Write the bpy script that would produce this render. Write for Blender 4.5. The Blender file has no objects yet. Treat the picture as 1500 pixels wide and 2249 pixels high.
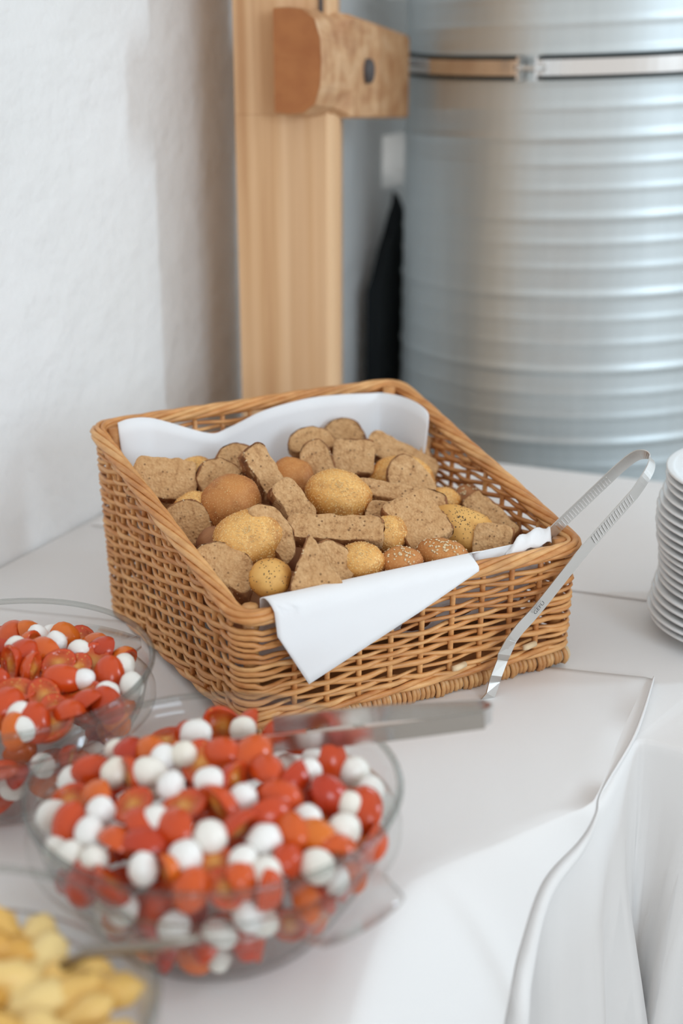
import bpy, math, random
from mathutils import Vector, Matrix, noise
random.seed(7)
R = math.radians
SC = bpy.context.scene
COL = SC.collection
TZ = 0.75                      # table height
# ------------------------------------------------------------------ camera
F = 3124.0; CX, CY = 750.0, 1124.5; TH = R(20.66); CAMZ = TZ + 0.66
cam_d = bpy.data.cameras.new('camera'); cam = bpy.data.objects.new('camera', cam_d); COL.objects.link(cam)
cam.location = (0, 0, CAMZ); cam.rotation_euler = (math.pi/2 - TH, 0, 0)
cam_d.sensor_fit = 'VERTICAL'; cam_d.sensor_height = 36.0; cam_d.lens = F/2249*36.0
cam_d.clip_start = 0.02; cam_d.clip_end = 60
cam_d.dof.use_dof = True; cam_d.dof.focus_distance = 1.36; cam_d.dof.aperture_fstop = 2.6
SC.camera = cam
SC.cycles.transparent_max_bounces = 40
# ------------------------------------------------------------------ light
W_ = bpy.data.worlds.new('world'); SC.world = W_; W_.use_nodes = True
bg = W_.node_tree.nodes['Background']; bg.inputs[0].default_value = (1.0, 0.975, 0.945, 1); bg.inputs[1].default_value = 0.57
def area(name, loc, target, sx, sy, power, col):
    l = bpy.data.lights.new(name, 'AREA'); l.shape = 'RECTANGLE'; l.size = sx; l.size_y = sy; l.energy = power; l.color = col
    o = bpy.data.objects.new(name, l); COL.objects.link(o); o.location = loc
    d = Vector(target) - Vector(loc); o.rotation_euler = d.to_track_quat('-Z', 'Y').to_euler(); return o
area('window_light_side', (4.6, 2.05, 2.25), (-.2, 1.8, 1.25), 1.1, 1.5, 160, (.68, .86, 1.0))
area('window_light_front', (2.6, -3.0, 2.5), (.1, 1.4, .9), 1.6, 1.6, 52, (.68, .86, 1.0))  # weaker fill added from the front right, no window modelled there
SC.view_settings.view_transform = 'Standard'; SC.view_settings.look = 'None'
SC.view_settings.exposure = 0.55; SC.view_settings.gamma = 1.0; SC.view_settings.use_curve_mapping = False
# ------------------------------------------------------------------ pixel helpers
RIGHT = Vector((1, 0, 0)); UP = Vector((0, math.sin(TH), math.cos(TH))); TOW = Vector((0, -math.cos(TH), math.sin(TH)))
CAMP = Vector((0, 0, CAMZ))
def ray(px, py): return (RIGHT*((px-CX)/F) - UP*((py-CY)/F) - TOW)
def onz(px, py, z):            # z relative to the table top
    d = ray(px, py); return CAMP + d*((TZ+z-CAMZ)/d.z)
def ony(px, py, y):
    d = ray(px, py); return CAMP + d*(y/d.y)
# ------------------------------------------------------------------ material helpers
class NT:
    def __init__(s, name):
        s.m = bpy.data.materials.new(name); s.m.use_nodes = True; s.t = s.m.node_tree; s.t.nodes.clear()
        s.out = s.n('ShaderNodeOutputMaterial'); s.b = s.n('ShaderNodeBsdfPrincipled'); s.l(s.b.outputs[0], s.out.inputs[0])
        s.tc = s.n('ShaderNodeTexCoord')
    def n(s, k, **kw):
        x = s.t.nodes.new(k)
        for a, v in kw.items(): setattr(x, a, v)
        return x
    def l(s, a, b): s.t.links.new(a, b)
    def set(s, **kw):
        for k, v in kw.items():
            s.b.inputs[k.replace('_', ' ')].default_value = v
        return s
    def map(s, scale, coord='Object', rot=(0, 0, 0)):
        m = s.n('ShaderNodeMapping'); m.inputs['Scale'].default_value = scale; m.inputs['Rotation'].default_value = rot
        s.l(s.tc.outputs[coord], m.inputs[0]); return m.outputs[0]
    def noise(s, scale, vec=None, detail=4, rough=.55, dist=0):
        x = s.n('ShaderNodeTexNoise'); x.inputs['Scale'].default_value = scale; x.inputs['Detail'].default_value = detail
        x.inputs['Roughness'].default_value = rough; x.inputs['Distortion'].default_value = dist
        s.l(vec if vec else s.tc.outputs['Object'], x.inputs['Vector']); return x.outputs['Fac']
    def voro(s, scale, vec=None, out='Distance'):
        x = s.n('ShaderNodeTexVoronoi'); x.inputs['Scale'].default_value = scale
        s.l(vec if vec else s.tc.outputs['Object'], x.inputs['Vector']); return x.outputs[out]
    def ramp(s, fac, stops):
        x = s.n('ShaderNodeValToRGB'); e = x.color_ramp.elements
        while len(e) < len(stops): e.new(.5)
        for i, (p, c) in enumerate(stops): e[i].position = p; e[i].color = (*c, 1) if len(c) == 3 else c
        s.l(fac, x.inputs[0]); return x.outputs[0]
    def mix(s, fac, a, b, mode='MIX'):
        x = s.n('ShaderNodeMix', data_type='RGBA', blend_type=mode)
        for i, v in ((0, fac), (6, a), (7, b)):
            if hasattr(v, 'links'): s.l(v, x.inputs[i])
            else: x.inputs[i].default_value = v if i == 0 else (*v, 1)
        return x.outputs[2]
    def bump(s, h, strength=.3, dist=.002, prev=None):
        x = s.n('ShaderNodeBump'); x.inputs['Strength'].default_value = strength; x.inputs['Distance'].default_value = dist
        s.l(h, x.inputs['Height'])
        if prev: s.l(prev, x.inputs['Normal'])
        s.l(x.outputs[0], s.b.inputs['Normal']); return x.outputs[0]
    def col(s, c):
        if hasattr(c, 'links'): s.l(c, s.b.inputs['Base Color'])
        else: s.b.inputs['Base Color'].default_value = (*c, 1)
        return s
    def objrand(s): return s.n('ShaderNodeObjectInfo').outputs['Random']
M = {}
def simple(name, c, rough=.6, **kw):
    t = NT(name).col(c).set(Roughness=rough, **kw); M[name] = t.m; return t
# plaster
t = NT('plaster'); n1 = t.noise(7, detail=6); n2 = t.noise(38, detail=5)
t.col(t.ramp(t.noise(2.2, detail=3), [(.3, (.80, .80, .79)), (.7, (.86, .86, .86))])).set(Roughness=.9)
b1 = t.bump(n1, .55, .03); t.bump(n2, .35, .006, b1); M['plaster'] = t.m
# wood
def wood(name, c0, c1, c2, sc, rough=.6):
    t = NT(name); v = t.map(sc); g = t.noise(1.0, v, 6, .6, .6); v2 = t.map((sc[0]*5, sc[1]*5, sc[2]*1.5)); f = t.noise(1.0, v2, 3)
    base = t.ramp(g, [(.28, c0), (.5, c1), (.72, c2)])
    t.col(t.mix(.35, base, t.ramp(f, [(.35, c0), (.65, c2)]))).set(Roughness=rough); t.bump(f, .25, .002); M[name] = t.m
wood('wood_post', (.44, .20, .075), (.70, .42, .21), (.80, .54, .32), (13, 13, .7))
wood('wood_beam_end', (.30, .09, .022), (.40, .135, .035), (.50, .20, .06), (5, 5, 14))
wood('wood_beam', (.32, .12, .04), (.55, .29, .13), (.72, .48, .28), (9, 9, 22))
simple('knot', (.07, .06, .06), .6)
# metals
t = NT('galvanised'); nn = t.noise(1.0, t.map((60, 60, 5)), 3)
t.col(t.ramp(nn, [(.3, (.63, .69, .71)), (.7, (.67, .73, .75))])).set(Metallic=.82, Roughness=.46); M['galvanised'] = t.m
simple('steel', (.78, .77, .76), .22, Metallic=1.0); simple('steel_matte', (.66, .65, .63), .38, Metallic=1.0)
simple('steel_dark', (.30, .26, .22), .35, Metallic=1.0)
simple('rubber', (.012, .02, .022), .6)
simple('ink', (.03, .035, .04), .6)
# cloth
def cloth(name, c, ws):
    t = NT(name); w = t.n('ShaderNodeTexWave'); w.inputs['Scale'].default_value = ws; w.bands_direction = 'X'
    t.l(t.tc.outputs['Object'], w.inputs['Vector']); big = t.noise(9, detail=3)
    t.col(c).set(Roughness=.85); t.b.inputs['Sheen Weight'].default_value = .15
    b1 = t.bump(big, .25, .006); t.bump(w.outputs['Fac'], .05, .0005, b1); M[name] = t.m
cloth('cloth', (.80, .785, .775), 400); cloth('napkin', (.87, .875, .89), 500)
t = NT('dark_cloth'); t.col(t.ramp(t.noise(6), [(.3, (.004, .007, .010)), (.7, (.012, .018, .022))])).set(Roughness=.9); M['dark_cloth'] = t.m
simple('porcelain', (.84, .86, .87), .18)
# wicker
t = NT('wicker'); r = t.objrand(); nz = t.noise(1.0, t.map((55, 55, 200)), 3); blot = t.noise(22, detail=3)
c1 = t.ramp(r, [(0, (.48, .17, .04)), (.5, (.69, .30, .085)), (1, (.82, .46, .18))])
c2 = t.mix(.45, c1, t.ramp(nz, [(.3, (.44, .15, .035)), (.7, (.84, .49, .21))]))
t.col(t.mix(t.ramp(blot, [(.5, (0, 0, 0)), (.8, (.45, .45, .45))]), c2, (.30, .11, .035))).set(Roughness=.42)
t.bump(nz, .2, .0006); M['wicker'] = t.m
t = NT('cane'); nz = t.noise(60, detail=3); t.col(t.ramp(nz, [(.3, (.48, .21, .07)), (.6, (.66, .36, .14)), (.8, (.76, .50, .26))])).set(Roughness=.45); M['cane'] = t.m
simple('wicker_end', (.78, .60, .38), .7)
# bread
t = NT('crumb'); p1 = t.voro(330); n1 = t.noise(130, detail=5, rough=.7); n0 = t.noise(28, detail=3); sp = t.voro(150)
base = t.ramp(n1, [(.30, (.30, .135, .05)), (.45, (.62, .36, .165)), (.68, (.80, .52, .27))])
base = t.mix(t.ramp(n0, [(.35, (0, 0, 0)), (.75, (.5, .5, .5))]), base, (.52, .27, .105))
base = t.mix(t.ramp(sp, [(.10, (.9, .9, .9)), (.22, (0, 0, 0))]), base, (.14, .065, .028))
rr = t.objrand(); base = t.mix(t.ramp(rr, [(0, (0, 0, 0)), (1, (.3, .3, .3))]), base, (.58, .31, .12))
t.col(base).set(Roughness=.9); b1 = t.bump(p1, .6, .002); t.bump(n1, .5, .002, b1); M['crumb'] = t.m
t = NT('crust'); n1 = t.noise(120, detail=4); t.col(t.ramp(n1, [(.3, (.15, .045, .012)), (.55, (.32, .125, .038)), (.8, (.48, .24, .09))])).set(Roughness=.75); t.bump(n1, .6, .002); M['crust'] = t.m
def rollmat(name, cb, cm, ct, speck=None):
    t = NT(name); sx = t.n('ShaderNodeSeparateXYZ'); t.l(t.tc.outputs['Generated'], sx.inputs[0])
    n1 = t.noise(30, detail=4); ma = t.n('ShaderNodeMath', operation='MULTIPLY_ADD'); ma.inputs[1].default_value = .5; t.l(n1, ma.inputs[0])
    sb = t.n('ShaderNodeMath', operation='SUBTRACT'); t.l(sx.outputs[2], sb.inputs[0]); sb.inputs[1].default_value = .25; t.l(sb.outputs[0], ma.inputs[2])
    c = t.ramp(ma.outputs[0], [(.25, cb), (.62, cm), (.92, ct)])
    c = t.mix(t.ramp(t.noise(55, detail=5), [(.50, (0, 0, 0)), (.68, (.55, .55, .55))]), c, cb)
    if speck:
        v = t.voro(speck[0]); c = t.mix(t.ramp(v, [(.22, (.85, .85, .85)), (.42, (0, 0, 0))]), c, speck[1])
        b1 = t.bump(v, .5, .001)
    t.col(c).set(Roughness=.62); t.bump(t.noise(200, detail=3), .35, .001); M[name] = t.m
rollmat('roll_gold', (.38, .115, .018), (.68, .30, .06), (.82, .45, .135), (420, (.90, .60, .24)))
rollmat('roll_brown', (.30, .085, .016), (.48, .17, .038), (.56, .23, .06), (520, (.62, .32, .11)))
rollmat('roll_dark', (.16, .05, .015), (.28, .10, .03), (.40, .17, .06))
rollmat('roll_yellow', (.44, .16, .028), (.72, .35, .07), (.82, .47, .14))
simple('sesame', (.80, .62, .38), .5); simple('poppy', (.06, .05, .05), .6); simple('semolina', (.86, .60, .27), .5)
# salad
t = NT('tomato_skin'); rr = t.objrand(); t.col(t.ramp(rr, [(0, (.46, .030, .006)), (.5, (.64, .075, .010)), (1, (.72, .17, .015))])).set(Roughness=.22); t.b.inputs['Subsurface Weight'].default_value = 0.0; M['tomato_skin'] = t.m
t = NT('tomato_flesh'); mp = t.n('ShaderNodeVectorMath', operation='LENGTH'); sxy = t.n('ShaderNodeVectorMath', operation='MULTIPLY'); sxy.inputs[1].default_value = (1, 1, 0)
t.l(t.tc.outputs['Object'], sxy.inputs[0]); t.l(sxy.outputs[0], mp.inputs[0])
c = t.ramp(mp.outputs['Value'], [(0, (.74, .36, .08)), (.0035, (.66, .24, .04)), (.0065, (.50, .09, .015)), (.0095, (.66, .12, .02)), (.0125, (.62, .06, .012))])
v = t.voro(260); c = t.mix(t.ramp(v, [(.12, (.6, .6, .6)), (.25, (0, 0, 0))]), c, (.72, .42, .10))
t.col(c).set(Roughness=.2); t.bump(v, .4, .001); M['tomato_flesh'] = t.m
t = NT('mozzarella'); t.col(t.ramp(t.objrand(), [(0, (.86, .80, .69)), (.4, (.88, .86, .81)), (1, (.90, .89, .87))])).set(Roughness=.32); t.bump(t.noise(60), .2, .001); M['mozzarella'] = t.m
t = NT('yellow_food'); t.col(t.ramp(t.objrand(), [(0, (.62, .30, .04)), (.5, (.80, .50, .14)), (1, (.86, .66, .29))])).set(Roughness=.35); t.bump(t.noise(90), .3, .001); M['yellow_food'] = t.m
# glass: thin walls, so clear with facing-dependent tint and real mirror reflection on top
t = NT('glass'); t.t.nodes.remove(t.b)
lw = t.n('ShaderNodeLayerWeight'); lw.inputs['Blend'].default_value = .5
tr = t.n('ShaderNodeBsdfTransparent'); gl = t.n('ShaderNodeBsdfGlossy'); gl.inputs['Roughness'].default_value = .04
cr = t.ramp(lw.outputs['Facing'], [(0, (.985, .985, .985)), (.7, (.955, .96, .955)), (1, (.72, .74, .73))]); t.l(cr, tr.inputs[0])
pw = t.n('ShaderNodeMath', operation='POWER'); t.l(lw.outputs['Facing'], pw.inputs[0]); pw.inputs[1].default_value = 4.5
fr = t.n('ShaderNodeMath', operation='MULTIPLY_ADD'); t.l(pw.outputs[0], fr.inputs[0]); fr.inputs[1].default_value = .55; fr.inputs[2].default_value = .03
mx = t.n('ShaderNodeMixShader'); t.l(fr.outputs[0], mx.inputs[0]); t.l(tr.outputs[0], mx.inputs[1]); t.l(gl.outputs[0], mx.inputs[2]); t.l(mx.outputs[0], t.out.inputs[0]); M['glass'] = t.m
g2 = M['glass'].copy(); g2.name = 'glass_rim'; M['glass_rim'] = g2
for nd_ in g2.node_tree.nodes:
    if nd_.type == 'VALTORGB':
        for e_, c_ in zip(nd_.color_ramp.elements, ((.90, .91, .90), (.78, .80, .79), (.42, .45, .44))): e_.color = (*c_, 1)
simple('floor_mat', (.30, .26, .22), .7)
t = NT('pane'); t.t.nodes.remove(t.b); tr = t.n('ShaderNodeBsdfTransparent'); tr.inputs[0].default_value = (.93, .96, .97, 1); gl = t.n('ShaderNodeBsdfGlossy'); mx = t.n('ShaderNodeMixShader'); mx.inputs[0].default_value = .05
gl.inputs['Roughness'].default_value = .05
t.l(tr.outputs[0], mx.inputs[1]); t.l(gl.outputs[0], mx.inputs[2]); t.l(mx.outputs[0], t.out.inputs[0]); M['pane'] = t.m
# ------------------------------------------------------------------ object helpers
def link(o, parent=None):
    COL.objects.link(o)
    if parent is not None: o.parent = parent
    return o
def mesh(name, verts, faces, mats, smooth=True, fm=None):
    me = bpy.data.meshes.new(name); me.from_pydata([tuple(v) for v in verts], [], faces)
    for m in (mats if isinstance(mats, (list, tuple)) else [mats]): me.materials.append(M[m])
    if smooth: me.polygons.foreach_set('use_smooth', [True]*len(me.polygons))
    if fm: me.polygons.foreach_set('material_index', fm)
    me.update(); return me
def mk(name, verts, faces, mats, parent=None, smooth=True, fm=None):
    """verts in world space; parents are unrotated empties or meshes at some location"""
    off = Vector((0, 0, 0)); p = parent
    while p is not None: off += p.location; p = p.parent
    return link(bpy.data.objects.new(name, mesh(name, [Vector(v)-off for v in verts], faces, mats, smooth, fm)), parent)
def place(name, me, mat4, parent=None):
    o = bpy.data.objects.new(name, me); link(o, parent); o.matrix_world = mat4 if parent is None else mat4; return o
def tag(o, label, cat, group=None, kind=None):
    o['label'] = label; o['category'] = cat
    if group: o['group'] = group
    if kind: o['kind'] = kind
    return o
def empty(name, loc):
    o = bpy.data.objects.new(name, None); o.location = loc; o.empty_display_size = .05; COL.objects.link(o); return o
def struct(o): o['kind'] = 'structure'; return o
def tube(path, r, k=7, closed=False, cap=True):
    P = [Vector(p) for p in path]; n = len(P); V = []; Fc = []; up = None
    for i in range(n):
        a = P[(i-1) % n] if (closed or i > 0) else P[i]; b = P[(i+1) % n] if (closed or i < n-1) else P[i]
        tg = (b-a).normalized()
        if up is None: up = Vector((0, 0, 1)) if abs(tg.z) < .9 else Vector((1, 0, 0))
        s = tg.cross(up).normalized(); u = s.cross(tg).normalized()
        if abs(tg.z) >= .9: up = u
        rr = r[i] if isinstance(r, (list, tuple)) else r
        for j in range(k):
            an = 2*math.pi*j/k; V.append(P[i] + s*(rr*math.cos(an)) + u*(rr*math.sin(an)))
    for i in range(n if closed else n-1):
        i2 = (i+1) % n
        for j in range(k): Fc.append((i*k+j, i*k+(j+1) % k, i2*k+(j+1) % k, i2*k+j))
    if not closed and cap: Fc += [tuple(range(k-1, -1, -1)), tuple((n-1)*k+j for j in range(k))]
    return V, Fc
def lathe(prof, k=64, c=(0, 0, 0), close=False):
    V = []; Fc = []; n = len(prof); c = Vector(c)
    for (r, z) in prof:
        for j in range(k): a = 2*math.pi*j/k; V.append(c + Vector((r*math.cos(a), r*math.sin(a), z)))
    for i in range(n if close else n-1):
        i2 = (i+1) % n
        for j in range(k): Fc.append((i*k+j, i*k+(j+1) % k, i2*k+(j+1) % k, i2*k+j))
    return V, Fc
def join(*parts):
    V = []; Fc = []
    for v, f in parts: o = len(V); V += list(v); Fc += [tuple(i+o for i in q) for q in f]
    return V, Fc
def prism(poly, z0, z1):
    n = len(poly); V = [Vector((x, y, z0)) for x, y in poly] + [Vector((x, y, z1)) for x, y in poly]
    Fc = [tuple(range(n-1, -1, -1)), tuple(range(n, 2*n))] + [(i, (i+1) % n, n+(i+1) % n, n+i) for i in range(n)]
    return V, Fc
def sweep_rect(path, wdir, w, th, nrm=None):
    """flat strip: path points, width along wdir (unit, or list), thickness th along in-plane normal"""
    P = [Vector(p) for p in path]; n = len(P); V = []; Fc = []
    for i in range(n):
        tg = (P[min(i+1, n-1)] - P[max(i-1, 0)]).normalized(); wd = (wdir[i] if isinstance(wdir, list) else wdir)
        nr = tg.cross(wd).normalized(); ww = w[i] if isinstance(w, list) else w
        for a, b in ((-1, -1), (1, -1), (1, 1), (-1, 1)): V.append(P[i] + wd*(a*ww/2) + nr*(b*th/2))
    for i in range(n-1):
        for j in range(4): Fc.append((i*4+j, i*4+(j+1) % 4, i*4+4+(j+1) % 4, i*4+4+j))
    Fc += [(3, 2, 1, 0), tuple((n-1)*4+j for j in range(4))]
    return V, Fc
def catmull(pts, per=8):
    P = [Vector(p) for p in pts]; out = []
    for i in range(len(P)-1):
        p0 = P[max(i-1, 0)]; p1 = P[i]; p2 = P[i+1]; p3 = P[min(i+2, len(P)-1)]
        for k in range(per):
            t = k/per; out.append(.5*((2*p1) + (p2-p0)*t + (2*p0-5*p1+4*p2-p3)*t*t + (3*p1-p0-3*p2+p3)*t**3))
    out.append(P[-1]); return out
def smooth01(x): x = min(1, max(0, x)); return x*x*(3-2*x)

# ================================================================== THE SETTING
struct(mk('floor', [(-3, -3.5, 0), (5, -3.5, 0), (5, 5, 0), (-3, 5, 0)], [(0, 1, 2, 3)], 'floor_mat', smooth=False))
WN = Vector((.89, -.456, 0)).normalized(); WD = Vector((.456, .89, 0)).normalized(); WP = Vector((-.408, 1.568, 0))
def wall_pt(s, z, d=0): q = WP + WD*s + WN*d; return Vector((q.x, q.y, z))
def onwall(px, py):
    d = ray(px, py); tt = (WP-CAMP).dot(WN)/d.dot(WN); q = CAMP + d*tt; return (q-WP).dot(WD), q.z
# plaster wall with a narrow deep window opening, built as a grid of panels around the opening
wa, wz1 = onwall(840, 300); wb = onwall(960, 300)[0]; wz0 = onwall(840, 415)[1]
ua = onwall(853, 60)[0]; uz0 = TZ + .625; uz1 = TZ + 1.0
S = sorted([-2.4, wa, ua, wb, 4.0]); Z = [0, wz0, wz1, uz0, uz1, 3.0]
V = []; Fc = []
def quad(a, b, c, d): i = len(V); V.extend([a, b, c, d]); Fc.append((i, i+1, i+2, i+3))
def hole(s0, s1, z0, z1): return (s0 >= wa-1e-6 and s1 <= wb+1e-6 and z0 >= wz0-1e-6 and z1 <= wz1+1e-6) or (s0 >= ua-1e-6 and s1 <= wb+1e-6 and z0 >= uz0-1e-6 and z1 <= uz1+1e-6)
for i in range(len(S)-1):
    for j in range(len(Z)-1):
        if not hole(S[i], S[i+1], Z[j], Z[j+1]): quad(wall_pt(S[i], Z[j]), wall_pt(S[i+1], Z[j]), wall_pt(S[i+1], Z[j+1]), wall_pt(S[i], Z[j+1]))
for (s0, s1, z0, z1) in ((wa, wb, wz0, wz1), (ua, wb, uz0, uz1)):
    for (p, q) in (((s0, z0), (s1, z0)), ((s1, z0), (s1, z1)), ((s1, z1), (s0, z1)), ((s0, z1), (s0, z0))):
        quad(wall_pt(*p), wall_pt(*p, -.12), wall_pt(*q, -.12), wall_pt(*q))
struct(mk('wall_left', V, Fc, 'plaster', smooth=False))
for k, (s0, s1, z0, z1) in enumerate(((wa, wb, wz0, wz1), (ua, wb, uz0, uz1))):
    struct(mk('window_%d' % (k+1), [wall_pt(s0, z0, -.03), wall_pt(s1, z0, -.03), wall_pt(s1, z1, -.03), wall_pt(s0, z1, -.03)], [(0, 1, 2, 3)], 'pane', smooth=False))
e0 = wall_pt(2.2, 0)
struct(mk('wall_back', [e0, e0+Vector((4.5, -2.0, 0)), e0+Vector((4.5, -2.0, 3)), e0+Vector((0, 0, 3))], [(0, 1, 2, 3)], 'plaster', smooth=False))

# ------------------------------------------------------------------ timber frame: post + lapped beam
tf = tag(empty('timber_frame', (-.08, 1.96, 0)), 'orange-brown timber post with a lapped beam end, beside the metal duct', 'timber post')
PY = 1.885
def xat(px, py, y): return ony(px, py, y).x
pl = xat(521, 450, PY); pr = xat(716, 450, PY+.004); pr2 = xat(746, 450, PY+.035)
foot = [(pl, PY), (pr, PY+.004), (pr+.006, PY+.008), (pr2, PY+.03), (pr2+.004, PY+.165), (pl+.016, PY+.165)]
zj = ony(700, 256, PY).z
V, Fc = prism(foot, 0.0, zj+.002); mk('post', V, Fc, 'wood_post', tf, smooth=False)
up_ = [(pl, PY+.001), (pr+.002, PY+.005), (pr2-.004, PY+.03), (pr2, PY+.165), (pl+.016, PY+.165)]
V, Fc = prism(up_, zj+.0022, 2.9); mk('post', V, Fc, 'wood_post', tf, smooth=False)
# dark drying crack on the upper post
cz = ony(722, 0, PY).z
mk('crack', *prism([(pr-.008, PY-.0005), (pr-.003, PY-.0005), (pr-.003, PY+.01), (pr-.008, PY+.01)], zj+.12, 2.8), 'knot', tf, smooth=False)
# beam: lofted, end face towards the left, hewn facets
A0 = ony(602, 130, PY-.035); ax = Vector((.31, .95, 0)).normalized(); sd = Vector((ax.y, -ax.x, 0))   # sd: the side facing right
bw = (ony(706, 130, PY-.05).x - A0.x)/ax.y
def sect(s, ptop, pbot, px, cham, grow=0.0):
    base = Vector((A0.x, A0.y, 0)) + ax*s; zt = ony(px, ptop, base.y).z; zb = ony(px, pbot, base.y).z; zc = (zt+zb)/2; hh = (zt-zb)/2
    shp = [(0, -.98), (.3, -1), (.62, -.97), (.86, -.8), (.97, -.45), (1, 0), (.97, .45), (.86, .8), (.6, .97), (.3, 1), (0, .98)] if cham else [(0, -1), (.5, -1), (.93, -1), (1, -.95), (1, -.45), (1, 0), (1, .45), (1, .92), (.92, 1), (.5, 1), (0, 1)]
    return [base + sd*(bw*u*(1+grow)) + Vector((0, 0, zc + v*hh)) for (u, v) in shp]
secs = [sect(0, 16, 249, 655, True), sect(.006, 14, 252, 655, True, .03), sect(.06, 18, 256, 690, True, .10), sect(.10, 30, 257, 750, False, .12), sect(.24, 52, 257, 820, False, .05), sect(.40, 76, 257, 893, False, .02)]
V = [p for s in secs for p in s]; n = 11; Fc = []
for i in range(len(secs)-1):
    for j in range(n): Fc.append((i*n+j, i*n+(j+1) % n, (i+1)*n+(j+1) % n, (i+1)*n+j))
Fc.append(tuple((len(secs)-1)*n+j for j in range(n)))
bm_ = mk('beam', V, Fc, 'wood_beam', tf, smooth=False)
mk('beam_end', [p - ax*.0008 for p in secs[0]], [tuple(range(n-1, -1, -1))], 'wood_beam_end', tf, smooth=False)['label'] = 'orange end grain'
# wooden plug / bolt head on the beam side
kp = Vector((A0.x, A0.y, 0)) + ax*.17 + sd*(bw*1.09+.001); kp.z = ony(789, 156, kp.y).z
V = []; k = 14
for (rr, dd) in ((.013, -.01), (.013, .005), (.010, .008), (.0, .008)):
    for j in range(k): a = 2*math.pi*j/k; V.append(kp + ax*(rr*math.cos(a)) + Vector((0, 0, rr*1.25*math.sin(a))) + sd*dd)
Fc = [(i*k+j, i*k+(j+1) % k, (i+1)*k+(j+1) % k, (i+1)*k+j) for i in range(3) for j in range(k)]
mk('bolt_head', V, Fc, 'knot', tf)['label'] = 'dark round plug'

# ------------------------------------------------------------------ spiral duct
DC = Vector((.420, 2.345, 0)); DR = .318
duct = tag(empty('spiral_duct', DC), 'large ribbed galvanised steel ventilation duct standing behind the buffet table', 'duct')
NT_, NZ_ = 150, 620; z0, z1 = 0.0, 2.6; pitch = .112
def rib(u):
    u = u % 1.0; r = 0
    for c, w, h in ((.0, .075, .0026), (.36, .06, .0013), (.68, .06, .0013)):
        d = min(abs(u-c), 1-abs(u-c))/w
        if d < 1: r += h*.5*(1+math.cos(math.pi*d))
    return r
V = []; Fc = []
for i in range(NZ_+1):
    z = z0 + (z1-z0)*i/NZ_
    for j in range(NT_):
        a = 2*math.pi*j/NT_; rr = DR + rib(z/pitch - a/(2*math.pi)); V.append(DC + Vector((rr*math.cos(a), rr*math.sin(a), z)))
for i in range(NZ_):
    for j in range(NT_): Fc.append((i*NT_+j, i*NT_+(j+1) % NT_, (i+1)*NT_+(j+1) % NT_, (i+1)*NT_+j))
mk('pipe', V, Fc, 'galvanised', duct)
bz = ony(1180, 139, DC.y-DR*.95).z; gapa = math.atan2(-.95, (ony(1181, 139, 2.02).x-DC.x)/DR)
gapa = -math.acos(max(-1, min(1, (ony(1181, 139, 2.02).x-DC.x)/DR)))
def ring(r0, r1, zlo, zhi, a0, a1, k=140):
    V = []; Fc = []
    for i in range(k+1):
        a = a0 + (a1-a0)*i/k; tz = .045*math.cos(a)*DR
        for (r, z) in ((r0, zlo), (r1, zlo), (r1, zhi), (r0, zhi)): V.append(DC + Vector((r*math.cos(a), r*math.sin(a), bz+z+tz)))
    for i in range(k):
        for j in range(4): Fc.append((i*4+j, i*4+(j+1) % 4, i*4+4+(j+1) % 4, i*4+4+j))
    Fc += [(3, 2, 1, 0), tuple(k*4+j for j in range(4))]; return V, Fc
ga, gb = gapa+.045, gapa-.045+2*math.pi
mk('clamp_band', *ring(DR+.003, DR+.0105, -.0105, .0105, ga, gb), 'steel', duct, smooth=False)
mk('gasket', *ring(DR+.001, DR+.0085, .0108, .0165, ga, gb), 'rubber', duct, smooth=False)
mk('gasket', *ring(DR+.001, DR+.0085, -.0165, -.0108, ga, gb), 'rubber', duct, smooth=False)
for sgn in (-1, 1):
    a = gapa + sgn*.04; mk('clamp_lug', *ring(DR+.004, DR+.024, -.016, .016, a-.006, a+.006, 2), 'steel', duct, smooth=False)
mk('clamp_bolt', *tube([DC + Vector(((DR+.017)*math.cos(gapa+q), (DR+.017)*math.sin(gapa+q), bz+.045*math.cos(gapa)*DR)) for q in (-.06, -.02, .02, .06)], .004, 8), 'steel_matte', duct)
fr0 = ony(851, 148, 2.16); mk('fixing_rod', *tube([fr0, DC + Vector((-DR*.93, -DR*.25, fr0.z+.002))], .0045, 8), 'steel', duct)

# near-black upright shape filling the gap
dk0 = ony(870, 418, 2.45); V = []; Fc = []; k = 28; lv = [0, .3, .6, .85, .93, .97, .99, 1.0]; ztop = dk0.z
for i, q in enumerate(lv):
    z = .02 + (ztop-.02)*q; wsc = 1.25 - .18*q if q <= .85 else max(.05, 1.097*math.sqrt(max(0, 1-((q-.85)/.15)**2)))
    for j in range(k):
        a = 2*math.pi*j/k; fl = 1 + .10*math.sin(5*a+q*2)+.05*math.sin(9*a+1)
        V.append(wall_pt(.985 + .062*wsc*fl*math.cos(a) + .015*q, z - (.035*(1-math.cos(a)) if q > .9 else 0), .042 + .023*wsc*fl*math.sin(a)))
for i in range(len(lv)-1):
    for j in range(k): Fc.append((i*k+j, i*k+(j+1) % k, (i+1)*k+(j+1) % k, (i+1)*k+j))
Fc.append(tuple((len(lv)-1)*k+j for j in range(k)))
tag(mk('dark_cloth', V, Fc, 'dark_cloth'), 'blackish cloth-covered shape in the gap between timber post and metal duct', 'dark cloth')

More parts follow.
